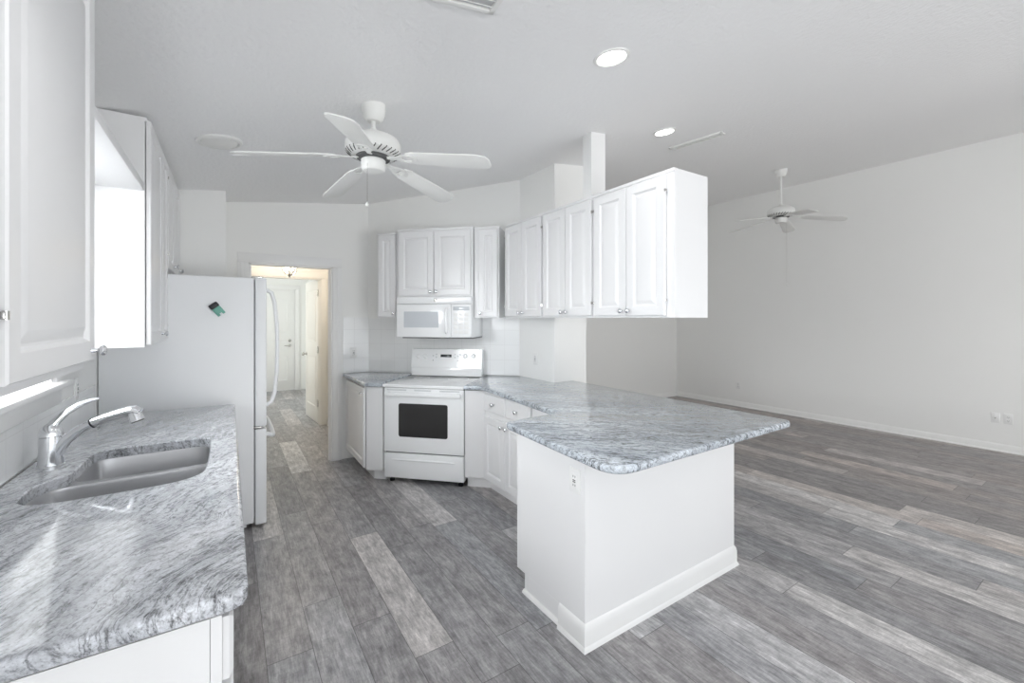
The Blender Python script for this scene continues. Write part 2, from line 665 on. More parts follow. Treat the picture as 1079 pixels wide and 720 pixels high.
w = MB()
zs = [ceil_z(1.27), ceil_z(2.46), ceil_z(2.46)]
w.loops([[(1.27, 4.77, 0), (2.46, 3.58, 0), (2.46, 4.77, 0)], [(1.27, 4.77, zs[0]), (2.46, 3.58, zs[1]), (2.46, 4.77, zs[2])]])
struct(w, 'wall_diagonal', 'wall_paint')

w = MB()
col(w, 2.46, 2.85, 3.03, 5.27)
struct(w, 'wall_partition', 'wall_paint')

w = MB()
col(w, 2.85, 7.20, 5.147, 5.27)
struct(w, 'wall_living_back', 'wall_paint')
w = MB()
col(w, 7.20, 7.34, -2.5, 5.27)
struct(w, 'wall_right', 'wall_paint')

# rear wall behind the camera, with the glazed patio opening
w = MB()
col(w, -0.80, -0.45, -2.42, -2.30)
col(w, -0.45, 3.9, -2.42, -2.30, 2.42)
col(w, 3.9, 4.6, -2.42, -2.30)
col(w, 4.6, 6.6, -2.42, -2.30, 0, .5, .5)  # unseen opening added to let the living room fill light in
col(w, 4.6, 6.6, -2.42, -2.30, 2.1)
col(w, 6.6, 7.34, -2.42, -2.30)
struct(w, 'wall_rear', 'wall_paint')

# closet block beside the fridge
w = MB()
col(w, WX, -0.02, 4.355, 4.77)
struct(w, 'wall_closet', 'wall_paint')

# post above the wall cabinets
w = MB()
col(w, 2.222, 2.367, 2.31, 2.395, 2.365)
struct(w, 'wall_post', 'trim_white')

# hall beyond the doorway
w = MB()
w.box(1.17, 1.29, 4.89, 6.45, 0, 2.44)
struct(w, 'wall_hall_right', 'warm_lit_paint')
w = MB()
w.box(-0.42, -0.30, 4.89, 6.45, 0, 2.44)
struct(w, 'wall_hall_left', 'warm_lit_paint')
w = MB()
for a in ((-0.80, 0.10, 0), (0.10, 1.075, 2.04), (1.075, 1.50, 0)):
    w.box(a[0], a[1], 6.45, 6.57, a[2], 2.44)
struct(w, 'wall_hall_end', 'warm_lit_paint')
w = MB()
w.box(1.38, 1.50, 6.57, 9.92, 0, 2.6)
struct(w, 'wall_foyer_right', 'wall_paint')
w = MB()
w.box(-0.80, -0.68, 6.57, 9.92, 0, 2.6)
struct(w, 'wall_foyer_left', 'wall_paint')
w = MB()
w.box(-0.80, 0.22, 9.92, 10.04, 0, 2.6)
w.box(0.22, 1.16, 9.92, 10.04, 2.09, 2.6)
w.box(1.16, 1.50, 9.92, 10.04, 0, 2.6)
struct(w, 'wall_foyer_end', 'wall_paint')
w = MB()
w.box(-0.80, 1.50, 4.90, 6.57, 2.44, 2.54)
struct(w, 'ceiling_hall', 'ceiling_paint')
w = MB()
w.box(-0.80, 1.50, 6.57, 10.04, 2.6, 2.7)
struct(w, 'ceiling_foyer', 'ceiling_paint')


# door casings
def casing(name, xa, xb, zt, yf, wd, material, depth=0.12):
    m = MB()
    t = 0.018
    for (a, b) in ((xa - wd, xa), (xb, xb + wd)):
        m.box(a, b, yf - t, yf, 0, zt, 0.003)
        s = a + wd * .25 if a < xa else a + wd * .45
        m.box(s, s + wd * .3, yf - t - .006, yf - t + .004, 0, zt, 0.003)
    m.box(xa - wd, xb + wd, yf - t, yf, zt, zt + wd, 0.004)
    # jamb lining
    m.box(xa - .002, xa + .014, yf - .002, yf + depth, 0, zt)
    m.box(xb - .014, xb + .002, yf - .002, yf + depth, 0, zt)
    m.box(xa - .002, xb + .002, yf - .002, yf + depth, zt - .014, zt + .001)
    m.box(xa + .012, xa + .024, yf + .05, yf + .085, 0, zt - .012)
    m.box(xb - .024, xb - .012, yf + .05, yf + .085, 0, zt - .012)
    return struct(m, name, material)


casing('trim_1', 0.158, 0.901, 2.02, 4.77, 0.092, 'trim_white')
casing('trim_2', 0.10, 1.075, 2.04, 6.45, 0.085, 'warm_lit_paint')
casing('trim_3', 0.22, 1.16, 2.09, 9.92, 0.085, 'trim_white', 0.10)


# baseboards
def baseboard(name, pts, material='trim_white', h=0.10, t=0.016):
    """pts: two floor points; board stands to the left of the direction p0->p1"""
    (xa, ya), (xb, yb) = pts
    L = math.hypot(xb - xa, yb - ya)
    m = MB()
    prof = [(0, 0), (t + .012, 0), (t + .010, .012), (t, .020), (t, h - .02), (t * .55, h - .006), (t * .3, h), (0, h)]
    r0 = [(0, d, z) for d, z in prof]
    r1 = [(L, d, z) for d, z in prof]
    m.loops([r0, r1])
    m.transform(Matrix.Translation((xa, ya, 0)) @ Matrix.Rotation(math.atan2(yb - ya, xb - xa), 4, 'Z'))
    return struct(m, name, material)


baseboard('baseboard_right', ((7.20, -2.30), (7.20, 5.147)), 'wall_paint', .085, .012)
baseboard('baseboard_living_back', ((7.20, 5.147), (2.85, 5.147)), 'wall_paint', .085, .012)
baseboard('baseboard_partition', ((2.85, 5.147), (2.85, 3.03)))
baseboard('baseboard_hall_right', ((1.17, 4.89), (1.17, 6.43)), 'warm_lit_paint')
baseboard('baseboard_foyer_right', ((1.38, 6.57), (1.38, 9.90)))

# window over the sink
m = MB()
m.box(-0.80, WX + .004, WY0, WY0 + .03, WZ0, WZ1)
m.box(-0.80, WX + .004, WY1 - .03, WY1, WZ0, WZ1)
m.box(-0.80, WX + .004, WY0, WY1, WZ1 - .03, WZ1)
m.box(-0.76, -0.72, WY0, WY1, (WZ0 + WZ1) / 2 - .02, (WZ0 + WZ1) / 2 + .02)
for (a, b, p, q) in ((WY0 - .06, WY0 + .005, WZ0, WZ1 + .015), (WY1 - .005, WY1 + .06, WZ0, WZ1 + .015)):
    m.box(WX - .002, WX + .016, a, b, p, q, .004)
win = struct(m, 'window_1', 'trim_white')
win['kind'] = 'structure'
m = MB()
m.box(-0.745, -0.741, WY0 + .03, WY1 - .03, WZ0 + .01, WZ1 - .03)
m.build('pane', 'window_glass', win)
m = MB()
m.box(-0.79, WX + .055, WY0 - .09, WY1 + .09, WZ0 - .020, WZ0 + .004, .006)
m.box(WX - .001, WX + .018, WY0 - .06, WY1 + .06, WZ0 - .10, WZ0 - .02, .005)
m.build('stool', 'trim_white', win)

# patio door frames behind the camera
for i, xa in enumerate((-0.45, 1.72)):
    m = MB()
    xb = xa + 2.18
    for a in ((xa, xa + .07), (xb - .07, xb), ((xa + xb) / 2 - .05, (xa + xb) / 2 + .05)):
        m.box(a[0], a[1], -2.40, -2.34, 0, 2.42, .004)
    m.box(xa, xb, -2.40, -2.34, 2.34, 2.42, .004)
    m.box(xa, xb, -2.40, -2.34, 0, .09, .004)
    d = struct(m, 'door_%d' % (i + 3), 'trim_white')
    for (a, b) in ((xa + .07, (xa + xb) / 2 - .05), ((xa + xb) / 2 + .05, xb - .07)):
        g = MB()
        g.box(a, b, -2.372, -2.366, .09, 2.34)
        g.build('pane', 'window_glass', d)

# front door at the end of the foyer
m = MB()
m.box(0.236, 1.144, 9.95, 9.99, 0.006, 2.074, .002)
for (a, b) in ((0.36, 0.64), (0.74, 1.02)):
    for (p, q) in ((1.20, 1.92), (0.86, 1.06), (0.20, 0.72)):
        m.panel(a, b, p, q, [(0, 9.952), (0, 9.946), (.012, 9.942), (.022, 9.9485), (.05, 9.9425)])
fd = struct(m, 'door_2', 'trim_white')
m = MB()
m.lathe([(.028, 0), (.028, .008), (.012, .014), (.012, .045)], (1.055, 9.95, .93), (0, -1, 0), 16)
m.tube([(1.055, 9.905, .93), (1.02, 9.90, .93), (.95, 9.90, .925)], [.011, .010, .008], 10)
m.build('lever_handle', 'nickel', fd)
m = MB()
m.lathe([(.03, 0), (.03, .01), (.02, .018), (.006, .03)], (1.055, 9.95, 1.03), (0, -1, 0), 16)
m.build('deadbolt', 'nickel', fd)

# hall door standing open into the foyer
m = MB()
m.box(0, 0.72, -0.0175, 0.0175, 0.01, 2.03, .002)
for (p, q) in ((1.15, 1.90), (0.22, 0.95)):
    m.panel(.11, .61, p, q, [(0, -.016), (0, -.0215), (.012, -.0255), (.022, -.019), (.05, -.025)])
hd = struct(m, 'door_1', 'warm_lit_paint')
hd.location = (1.062, 6.53, 0)
hd.rotation_euler = (0, 0, R(94.5))
hd.data.transform(Matrix.Scale(-1, 4, (0, 1, 0)))
hd.data.flip_normals()
for zz in (.25, 1.0, 1.8):
    m = MB()
    m.box(-.012, .012, -.024, -.012, zz, zz + .09, .003)
    m.lathe([(.006, 0), (.006, .1)], (-.004, -.022, zz - .005), (0, 0, 1), 8)
    m.transform(Matrix.Scale(-1, 4, (0, 1, 0)))
    m.build('hinge', 'nickel', hd)
m = MB()
m.lathe([(.028, 0), (.028, .006), (.011, .012), (.011, .03), (.026, .04), (.028, .055), (.018, .066), (.004, .068)], (.66, .0175, .95), (0, 1, 0), 16)
m.build('knob', 'nickel', hd)


# ------------------------------------------------------------------ cabinets
def door_prof(yf, t=0.02, r=0.055):
    return [(0, yf + t), (0, yf + .004), (.004, yf), (r, yf), (r + .005, yf + .004), (r + .010, yf + .011), (r + .016, yf + .011),
            (r + .040, yf + .0015), (r + .043, yf + .001)]


def cab_door(parent, x0, x1, z0, z1, yf=-0.0235, knob=None, hinges=None, name='door', rail=0.055, flat=False, hinge_z=None):
    m = MB()
    if flat:
        m.panel(x0, x1, z0, z1, [(0, yf + .02), (0, yf + .008), (.010, yf), (.011, yf)])
    else:
        rail = min(rail, (x1 - x0) * .28, (z1 - z0) * .3)
        m.panel(x0, x1, z0, z1, door_prof(yf, r=rail))
    d = m.build(name, 'cabinet_white', parent, smooth=20)
    if knob:
        k = MB()
        k.lathe([(.008, 0), (.007, .004), (.0055, .008), (.0055, .014), (.012, .018), (.0155, .023), (.0155, .027), (.011, .031), (.004, .0325)],
                (knob[0], yf, knob[1]), (0, -1, 0), 16)
        k.build('knob', 'chrome', d)
    if hinges:
        for hz in hinge_z or (z0 + .09, z1 - .09):
            h = MB()
            h.box(hinges - .007, hinges + .007, yf - .001, yf + .012, hz - .007, hz + .007, .002)
            h.lathe([(.0045, 0), (.0045, .016)], (hinges, yf, hz - .008), (0, 0, 1), 10)
            h.build('hinge', 'nickel', d)
    return d


def wall_cab(name, label, loc, rz, x0, x1, z0, z1, depth, doors, group='white wall cabinets', lip=True, light_rail=False, end_stiles=(0, 0), body_front=0.0):
    t = thing(name, label, 'cabinet', loc, rz, group)
    m = MB()
    m.box(x0, x1, body_front, depth, z0, z1, .0015, 1)
    if lip:
        m.box(x0 - .0012, x1 + .0012, body_front - .008, body_front + .03, z1 - .018, z1 + .0015, .003)
    m.build('carcass', 'cabinet_white', t)
    if light_rail:
        m = MB()
        m.box(x0, x1, body_front + .002, body_front + .022, z0 - .022, z0 + .002, .003)
        m.build('light_rail', 'cabinet_white', t)
    for dd in doors:
        cab_door(t, **dd)
    return t


# wall cabinets on the left wall: face at x = -0.35, door front at -0.33; local x = +Y, local y = -X
LROT = R(90)
zA, zB = 1.365, 2.46


def left_cab(label, ya, yb, z0, z1, doors, **kw):
    return wall_cab('wall_cabinet', label, (-0.35, ya, 0), LROT, 0, yb - ya, z0, z1, 0.305, doors, 'tall white wall cabinets on the left wall', **kw)


left_cab('tall white wall cabinet cut off by the left edge of the photo', 0.48, 1.105, zA, zB,
         [dict(x0=.02, x1=.60, z0=zA + .012, z1=zB - .02, knob=(.06, zA + .05))], light_rail=True)
left_cab('big white wall cabinet nearest the camera, above the faucet, with hinges on its left', 1.107, 1.735, zA, zB,
         [dict(x0=.02, x1=.612, z0=zA + .004, z1=zB - .02, knob=(.578, zA + .033), hinges=.012, hinge_z=(1.495, 2.11))], light_rail=True)
left_cab('tall white wall cabinet between the sink window and the fridge', 2.80, 3.535, 1.345, 2.495,
         [dict(x0=.012, x1=.46, z0=1.357, z1=2.485, knob=(.42, 1.40)), dict(x0=.468, x1=.722, z0=1.357, z1=2.485, hinges=.728)])
left_cab('short white wall cabinet above the fridge', 3.54, 4.345, 1.80, 2.50,
         [dict(x0=.012, x1=.40, z0=1.815, z1=2.49, knob=(.365, 1.86), hinges=.004), dict(x0=.405, x1=.79, z0=1.815, z1=2.49, knob=(.72, 1.86))])

m = MB()
m.box(-0.655, -0.352, 1.738, 2.797, 2.125, 2.165, .003)
tag(m.build('shelf_board', 'cabinet_white'), 'white board bridging the two wall cabinets above the sink window', 'shelf')

# diagonal wall cabinets: face line x + y = 5.573
DX, DY = (5.573 - 2.178) / 2, (5.573 + 2.178) / 2
DROT = R(-45)
UB, UT = 1.493, 2.362
wall_cab('wall_cabinet', 'narrow white wall cabinet left of the microwave', (DX, DY, 0), DROT, -.638, -.402, UB, UT - .025, .325,
         [dict(x0=-.625, x1=-.44, z0=UB + .01, z1=UT - .05, knob=(-.457, UB + .045), rail=.05)])
wall_cab('wall_cabinet', 'two-door white wall cabinet directly above the microwave', (DX, DY, 0), DROT, -.40, .362, 1.70, UT - .005, .325,
         [dict(x0=-.385, x1=-.022, z0=1.712, z1=UT - .035, yf=-.065, knob=(-.05, 1.745)), dict(x0=-.016, x1=.347, z0=1.712, z1=UT - .035, yf=-.065, knob=(.012, 1.745))], body_front=-.042)
wall_cab('wall_cabinet', 'narrow white wall cabinet right of the microwave, in the corner', (DX, DY, 0), DROT, .366, .612, UB, UT - .005, .325,
         [dict(x0=.415, x1=.598, z0=UB + .01, z1=UT - .035, knob=(.435, UB + .045), rail=.05)])

# run of wall cabinets above the bar, hung from the partition and the post
SROT = R(-91.06)
SX, SY = 2.185, 3.418
L0, L1, L2, L3 = 0.012, 0.605, 1.205, 1.868


def two_door(label, a, b, s0=.012, s1=.012, hinge=True):
    mid = (a + s0 + b - s1) / 2
    return wall_cab('wall_cabinet', label, (SX, SY, 0), SROT, a, b, UB, UT, .318,
                    [dict(x0=a + s0, x1=mid - .003, z0=UB + .014, z1=UT - .03, knob=(mid - .03, UB + .045), hinges=(a + s0 - .006) if hinge else None),
                     dict(x0=mid + .003, x1=b - s1, z0=UB + .014, z1=UT - .03, knob=(mid + .03, UB + .045), hinges=(b - s1 + .006) if hinge else None)],
                    'two-door white wall cabinets above the bar counter')


two_door('two-door white wall cabinet farthest along the run above the bar, next to the corner', L0, L1 - .002)
two_door('middle two-door white wall cabinet of the run above the bar', L1, L2 - .002)
two_door('nearest two-door white wall cabinet above the bar, with the blank end panel', L2, L3, .016, .055)


# base cabinets
def toe(m, x0, x1, depth, yf=0.075):
    m.box(x0, x1, yf, depth, 0, .105)


# sink base run on the left wall (hollow so the sink hangs inside)
t = thing('sink_base_cabinet', 'long white base cabinet under the granite sink counter', 'cabinet', (-0.012, 1.095, 0), LROT)
m = MB()
Ls = 2.345
for a in (0, .74, 1.62, Ls - .02):
    m.box(a + (0 if a else .0015), a + .02, .021, .63, .10 if a else 0.0, .861)
m.box(.004, Ls - .004, .01, .62, .104, .12)
m.box(.004, Ls - .004, .61, .629, .102, .858)
m.box(.022, Ls - .022, .08, .095, 0, .103)
for (a, b, p, q) in ((.04, Ls - .04, .10, .135), (.04, Ls - .04, .842, .862), (0, .04, .1, .862), (.84, .90, .136, .841), (1.60, 1.66, .136, .841), (Ls - .04, Ls, .1, .862)):
    m.box(a, b, -.0005, .02, p, q)
m.build('carcass', 'cabinet_white', t)
for (a, b, kx) in ((.012, .425, .40), (.435, .85, .46), (.88, 1.245, 1.22), (1.255, 1.61, 1.28), (1.65, 1.985, 1.96), (1.995, 2.335, 2.02)):
    cab_door(t, a, b, .125, .70, yf=-.021, knob=(kx, .66))
    cab_door(t, a, b, .715, .85, yf=-.021, name='drawer_front', flat=True)

# base cabinet left of the range (door faces the walkway, -X)
t = thing('base_cabinet', 'white single-door base cabinet left of the range, beside the doorway', 'cabinet', (1.052, 4.765, 0), R(-90), 'white base cabinets')
m = MB()
# outline in local x,y (x runs towards the camera, y away from the walkway)
m.slab([(.004, 0), (.757, 0), (.869, .112), (.414, .567), (.004, .211)], .105, .862)
m.slab([(.004, .078), (.729, .078), (.816, .165), (.414, .566), (.004, .210)], 0, .106)
m.build('carcass', 'cabinet_white', t)
cab_door(t, .03, .735, .12, .85, knob=(.70, .80))

# drawer base right of the range
t = thing('base_cabinet', 'white base cabinet right of the range, two drawers over two doors', 'cabinet', (1.845, 3.215, 0), R(-90), 'white base cabinets')
m = MB()
m.slab([(0, 0), (1.21, 0), (1.21, .58), (-.323, .58), (-.58, .327), (-.127, -.127)], .105, .862)
m.slab([(-.031, .075), (1.21, .075), (1.21, .58), (-.323, .58), (-.58, .326), (-.18, -.074)], 0, .106)
m.build('carcass', 'cabinet_white', t)
cab_door(t, .012, .345, .12, .66, knob=(.315, .615))
cab_door(t, .352, .69, .12, .66, knob=(.385, .615))
cab_door(t, .012, .345, .70, .85, name='drawer', flat=True, knob=(.178, .775))
cab_door(t, .352, .69, .70, .85, name='drawer', flat=True, knob=(.52, .775))

# peninsula: base cabinet backed by a half wall
t = thing('peninsula_cabinet', 'white peninsula base cabinet end with toe-kick notch, under the bar counter', 'cabinet', (1.345, 1.985, 0), R(180))
m = MB()
m.box(-.48, 0, 0, .384, .10, .862, .0015, 1)
m.box(-.48, 0, .075, .384, 0, .101)
m.build('carcass', 'cabinet_white', t)
cab_door(t, -.46, -.03, .12, .85, knob=(-.42, .8))
m = MB()
prof = [(0, 0), (.016, 0), (.015, .006), (.010, .013), (.004, .017), (0, .018)]
m.loops([[(d, .07, z) for d, z in prof], [(d, .384, z) for d, z in prof]])
m.build('shoe_moulding', 'trim_white', t)

w = MB()
w.box(1.333, 2.55, 1.425, 1.60, 0, .872)
w.box(2.44, 2.55, 1.60, 3.029, 0, .872)
struct(w, 'wall_peninsula', 'cabinet_white')
# its baseboard, mitred round the corner
BBP = [(0, 0), (.020, 0), (.018, .012), (.012, .022), (.012, .085), (.008, .105), (.003, .115), (0, .118)]
w = MB()
rings = []
path = [(1.333, 1.600, (-1, 0)), (1.333, 1.425, (-1, -1)), (2.55, 1.425, (1, -1)), (2.55, 3.029, (1, 0))]
for x, y, n in path:
    rings.append([(x + n[0] * d, y + n[1] * d, z) for d, z in BBP])
w.loops(rings)
struct(w, 'baseboard_peninsula', 'trim_white')

# ------------------------------------------------------------------ worktops
SINK1 = chaikin([(-.568, 2.02), (-.555, 1.955), (-.50, 1.908), (-.40, 1.900), (-.17, 1.902), (-.085, 1.945), (-.064, 2.05), (-.064, 2.195), (-.10, 2.212), (-.47, 2.212), (-.53, 2.20), (-.565, 2.13)], 2)
SINK2 = chaikin([(-.105, 2.238), (-.066, 2.25), (-.066, 2.50), (-.085, 2.555), (-.15, 2.565), (-.42, 2.565), (-.48, 2.545), (-.492, 2.47), (-.492, 2.28), (-.46, 2.238)], 2)
HOLE = chaikin([(-.563, 2.02), (-.55, 1.962), (-.50, 1.918), (-.40, 1.908), (-.17, 1.910), (-.09, 1.955), (-.070, 2.05), (-.070, 2.40), (-.075, 2.53), (-.12, 2.558), (-.42, 2.558), (-.475, 2.54), (-.486, 2.47),
                (-.486, 2.27), (-.495, 2.215), (-.53, 2.19), (-.56, 2.13)], 2)
out = round_corners([(-.655, 1.072), (.036, 1.072), (.036, 3.462), (-.655, 3.462)], [0, .045, .02, 0])
m = MB()
m.slab(out, .872, .912, .012, [HOLE])
ctop = m.build('countertop', 'granite_sink')
tag(ctop, 'grey granite countertop with the double sink cut into it, at left', 'countertop')

s_start = .392


def dg(sum_, s):
    return ((sum_ - 2.178) / 2 + s * .70711, (sum_ + 2.178) / 2 - s * .70711)


m = MB()
m.slab([(1.008, 4.765), (1.022, 3.968), dg(4.99, -s_start), dg(6.028, -s_start), (1.272, 4.765)], .872, .908, .010)
tag(m.build('countertop', 'granite_bar'), 'small wedge of grey granite countertop left of the range', 'countertop')
pts = [dg(5.0, s_start), (1.80, 3.197), (1.692, 2.048), (1.285, 2.035), (1.232, 1.150), (2.668, 1.150), (2.68, 3.026), (2.456, 3.026), (2.456, 3.572), dg(6.028, s_start)]
m = MB()
m.slab(round_corners(pts, [0, .02, .02, .06, .13, .05, 0, 0, 0, 0]), .874, .910, .012)
tag(m.build('countertop', 'granite_bar'), 'large grey granite bar countertop with a rounded corner, on the white peninsula', 'countertop')


# ------------------------------------------------------------------ backsplash tiles
def tiles(p0, p1, z0, z1, t, label):
    (xa, ya), (xb, yb) = p0, p1
    L = math.hypot(xb - xa, yb - ya)
    bm = bmesh.new()
    uvl = bm.loops.layers.uv.new('wall')
    vs = [bm.verts.new(p) for p in ((0, 0, z0), (L, 0, z0), (L, t, z0), (0, t, z0), (0, 0, z1), (L, 0, z1), (L, t, z1), (0, t, z1))]
    for f in ((3, 2, 1, 0), (4, 5, 6, 7), (0, 1, 5, 4), (1, 2, 6, 5), (2, 3, 7, 6), (3, 0, 4, 7)):
        fc = bm.faces.new([vs[i] for i in f])
        for l in fc.loops:
            l[uvl].uv = (l.vert.co.x, l.vert.co.z - .912)
    me = bpy.data.meshes.new('backsplash')
    bmesh.ops.recalc_face_normals(bm, faces=bm.faces[:])
    bm.to_mesh(me)
    bm.free()
    me.materials.append(M['wall_tile'])
    o = bpy.data.objects.new('backsplash', me)
    COL.objects.link(o)
    o.location = (xa, ya, 0)
    o.rotation_euler = (0, 0, math.atan2(yb - ya, xb - xa))
    tag(o, label, 'backsplash', 'white tile backsplashes')
    return o


tiles((WX + .001, 3.46), (WX + .001, 1.1), .913, 1.098, .004, 'white square tile backsplash behind the faucet')
tiles((1.275, 4.769), (1.008, 4.769), .91, 1.50, .004, 'white tile backsplash beside the doorway, behind the wall outlet')
tiles((2.455, 3.583), (1.277, 4.761), .912, 1.49, .004, 'white tile backsplash on the slanted wall behind the range')


# ------------------------------------------------------------------ sink and faucet
t = thing('double_sink', 'stainless steel double-bowl sink set under the granite countertop', 'sink', (-.30, 2.23, .69))
off = Matrix.Translation((.30, -2.23, -.69))
m = MB()
rim = [(-.59, 1.875), (-.04, 1.875), (-.04, 2.59), (-.52, 2.59), (-.59, 2.25)]
m.slab(rim, .868, .8712, 0, [SINK1, SINK2])
m.transform(off)
m.build('rim', 'brushed_steel', t)
for B in (SINK1, SINK2):
    m = MB()
    P = ccw(B)
    rings = [[(x, y, z) for x, y in offset_poly(P, d)] for d, z in ((0, .8712), (.003, .862), (.008, .74), (.014, .715), (.028, .702), (.05, .698))]
    m.loops(rings, cap0=False, cap1=True)
    m.transform(off)
    b = m.build('bowl', 'brushed_steel', t, smooth=60)
    cx_ = sum(p[0] for p in B) / len(B)
    cy_ = sum(p[1] for p in B) / len(B)
    m = MB()
    m.lathe([(.045, 0), (.045, .003), (.036, .004), (.030, .001), (.012, .001), (.004, .006)], (cx_, cy_, .6985), (0, 0, 1), 24)
    m.transform(off)
    m.build('drain', 'chrome', b)

FX, FY, FZ = -.578, 2.384, .912
t = thing('faucet', 'chrome pull-out kitchen faucet beside the sink bowls', 'faucet', (FX, FY, FZ))
m = MB()
m.lathe([(.041, 0), (.041, .006), (.037, .010), (.035, .05), (.033, .118)], (0, 0, 0), (0, 0, 1), 28)
m.build('body', 'chrome', t)
m = MB()
m.lathe([(.0335, .120), (.033, .135), (.027, .152), (.017, .163), (.003, .166)], (0, 0, 0), (0, 0, 1), 28)
m.build('dome', 'chrome', t)
m = MB()
hp = [(0, 0, .150), (.014, .004, .175), (.040, .010, .205), (.075, .015, .230), (.110, .018, .244), (.135, .019, .249)]
m.tube(hp, [.017, .015, .0125, .0105, .008, .005], 12)
m.build('lever_handle', 'chrome', t)


def fp(s, z):
    return (s * .962, -s * .272, z)


m = MB()
m.tube([fp(.0, .02), fp(.02, .062), fp(.05, .105), fp(.085, .135), fp(.128, .158)], [.022, .023, .021, .0195, .0185], 16)
m.build('spout', 'chrome', t)
m = MB()
m.tube([fp(.128, .158), fp(.133, .1605)], [.0195, .0195], 16)
m.build('collar_ring', 'black_plastic', t)
m = MB()
m.tube([fp(.133, .1605), fp(.17, .177), fp(.215, .192), fp(.245, .2), fp(.27, .201), fp(.285, .193)], [.0185, .0188, .019, .0205, .022, .018], 16)
m.tube([fp(.262, .205), fp(.268, .185), fp(.277, .160)], [.019, .023, .0255], 18)
m.build('spray_head', 'chrome', t)
m = MB()
m.tube([fp(.277, .1605), fp(.2785, .156)], [.022, .021], 18)
m.build('nozzle', 'black_plastic', t)

# ------------------------------------------------------------------ refrigerator
t = thing('refrigerator', 'tall white bottom-freezer refrigerator between counter and doorway', 'refrigerator', (-0.656, 3.522, 0))
FW, FD = .815, .797       # local x depth (body), local y width
m = MB()
m.box(0, .805, 0, FW, .045, 1.775, .008, 3)
m.box(.03, .76, .02, FW - .02, .02, .06)
m.build('body', 'fridge_white', t)
m = MB()
m.box(.811, .882, -.002, FW, .722, 1.778, .010, 3)
d = m.build('door', 'fridge_white', t)
m = MB()
pts = [(.882, .040, .865), (.915, .038, .885), (.935, .036, .95), (.948, .036, 1.10), (.952, .036, 1.28), (.948, .036, 1.45), (.935, .036, 1.60), (.915, .038, 1.675), (.882, .040, 1.695)]
m.tube(pts, [.016, .014, .013, .013, .013, .013, .013, .014, .016], 12)
m.build('handle', 'fridge_white', d)
m = MB()
m.box(.811, .882, -.002, FW, .028, .705, .010, 3)
d = m.build('freezer_drawer', 'fridge_white', t)
m = MB()
m.tube([(.882, .05, .655), (.910, .052, .645), (.925, .075, .635), (.932, .18, .632), (.935, .41, .632), (.932, .63, .632), (.925, .74, .635), (.910, .763, .645), (.882, .765, .655)], .016, 12)
m.build('handle', 'fridge_white', d)
m = MB()
m.box(.882, .8855, .045, .10, .61, .69, .001)
m.build('handle_plate', 'cream_plastic', d)
for zz, ln_ in ((1.779, .06), (.7135, .06)):
    m = MB()
    m.box(.79, .862, .002, .05, zz - .003, zz + .006, .002)
    m.lathe([(.008, 0), (.008, .014)], (.835, .025, zz - .004), (0, 0, 1), 10)
    m.build('hinge', 'nickel', t)
m = MB()
m.box(.60, .80, FW - .09, FW - .005, 1.774, 1.795, .006)
m.build('hinge_cover', 'fridge_white', t)
for (a, b) in ((.05, .04), (.72, .04), (.05, FW - .06), (.72, FW - .06)):
    m = MB()
    m.lathe([(.022, 0), (.022, .012), (.010, .014), (.010, .05)], (a, b, 0), (0, 0, 1), 14)
    m.build('foot', 'black_plastic', t)

# magnet clip on the fridge side
t = thing('magnet_clip', 'small green magnetic clip with black top on the fridge side', 'magnet', (-.067, 3.5215, 1.553))
rot = Matrix.Rotation(R(-38), 4, 'Y')
m = MB()
m.box(-.026, .026, -.016, 0, -.034, .012, .004)
for a in (-.017, .017):
    m.box(a - .009, a + .009, -.012, 0, -.048, -.030, .003)
m.transform(rot)
m.build('body', 'teal_plastic', t)
m = MB()
m.box(-.029, .029, -.022, 0, .010, .044, .007)
m.transform(rot)
m.build('cap', 'black_plastic', t)

# ------------------------------------------------------------------ range and microwave
t = thing('range', 'white freestanding electric range with black oven window, in the slanted corner', 'range', (1.441, 3.619, 0), DROT)
m = MB()
m.box(-.378, .378, .045, .62, .055, .868, .003)
m.box(-.36, .36, .06, .60, .03, .07)
m.build('body', 'appliance_white', t)
m = MB()
m.box(-.385, .385, -.02, .63, .868, .896, .007, 3)
ck = m.build('cooktop', 'appliance_white', t)
for (a, b, r_) in ((-.19, .14, .10), (.19, .14, .085), (-.19, .42, .075), (.19, .42, .10)):
    m = MB()
    m.lathe([(r_, 0), (r_, .0008), (r_ - .003, .0008), (r_ - .003, 0)], (a, b, .8957), (0, 0, 1), 40, False, False)
    m.build('burner_ring', 'appliance_grey', ck)
m = MB()
m.box(-.378, .378, .004, .046, .285, .862, .006, 3)
dr = m.build('oven_door', 'appliance_white', t)
m = MB()
oc = round_corners([(-.235, .425), (.230, .425), (.230, .725), (-.235, .725)], [.022] * 4, 5)
m.loops([[(x, .006, z) for x, z in oc], [(x, .001, z) for x, z in oc]])
m.build('oven_window', 'dark_glass', dr)
m = MB()
m.box(-.36, .36, -.038, -.016, .792, .828, .009, 3)
for a in (-.33, .33):
    m.box(a - .02, a + .02, -.03, .01, .796, .824, .005)
m.build('handle', 'appliance_white', dr)
for (a, b) in ((-.35, -.16), (-.085, .075), (.155, .34)):
    m = MB()
    m.box(a, b, .0015, .01, .838, .850, .001)
    m.build('vent_slot', 'appliance_grey', dr)
m = MB()
m.box(-.378, .378, .012, .046, .862, .870)
m.build('door_gap_shade', 'dark_gap', t)  # dark strip painting the shade in the seam above the oven door
m = MB()
m.box(-.37, .37, .030, .05, .270, .288)
m.build('drawer_gap_shade', 'dark_gap', t)  # dark strip painting the shade in the seam above the drawer
m = MB()
m.box(-.378, .378, .004, .30, .05, .272, .008, 3)
dw = m.build('storage_drawer', 'appliance_white', t)
m = MB()
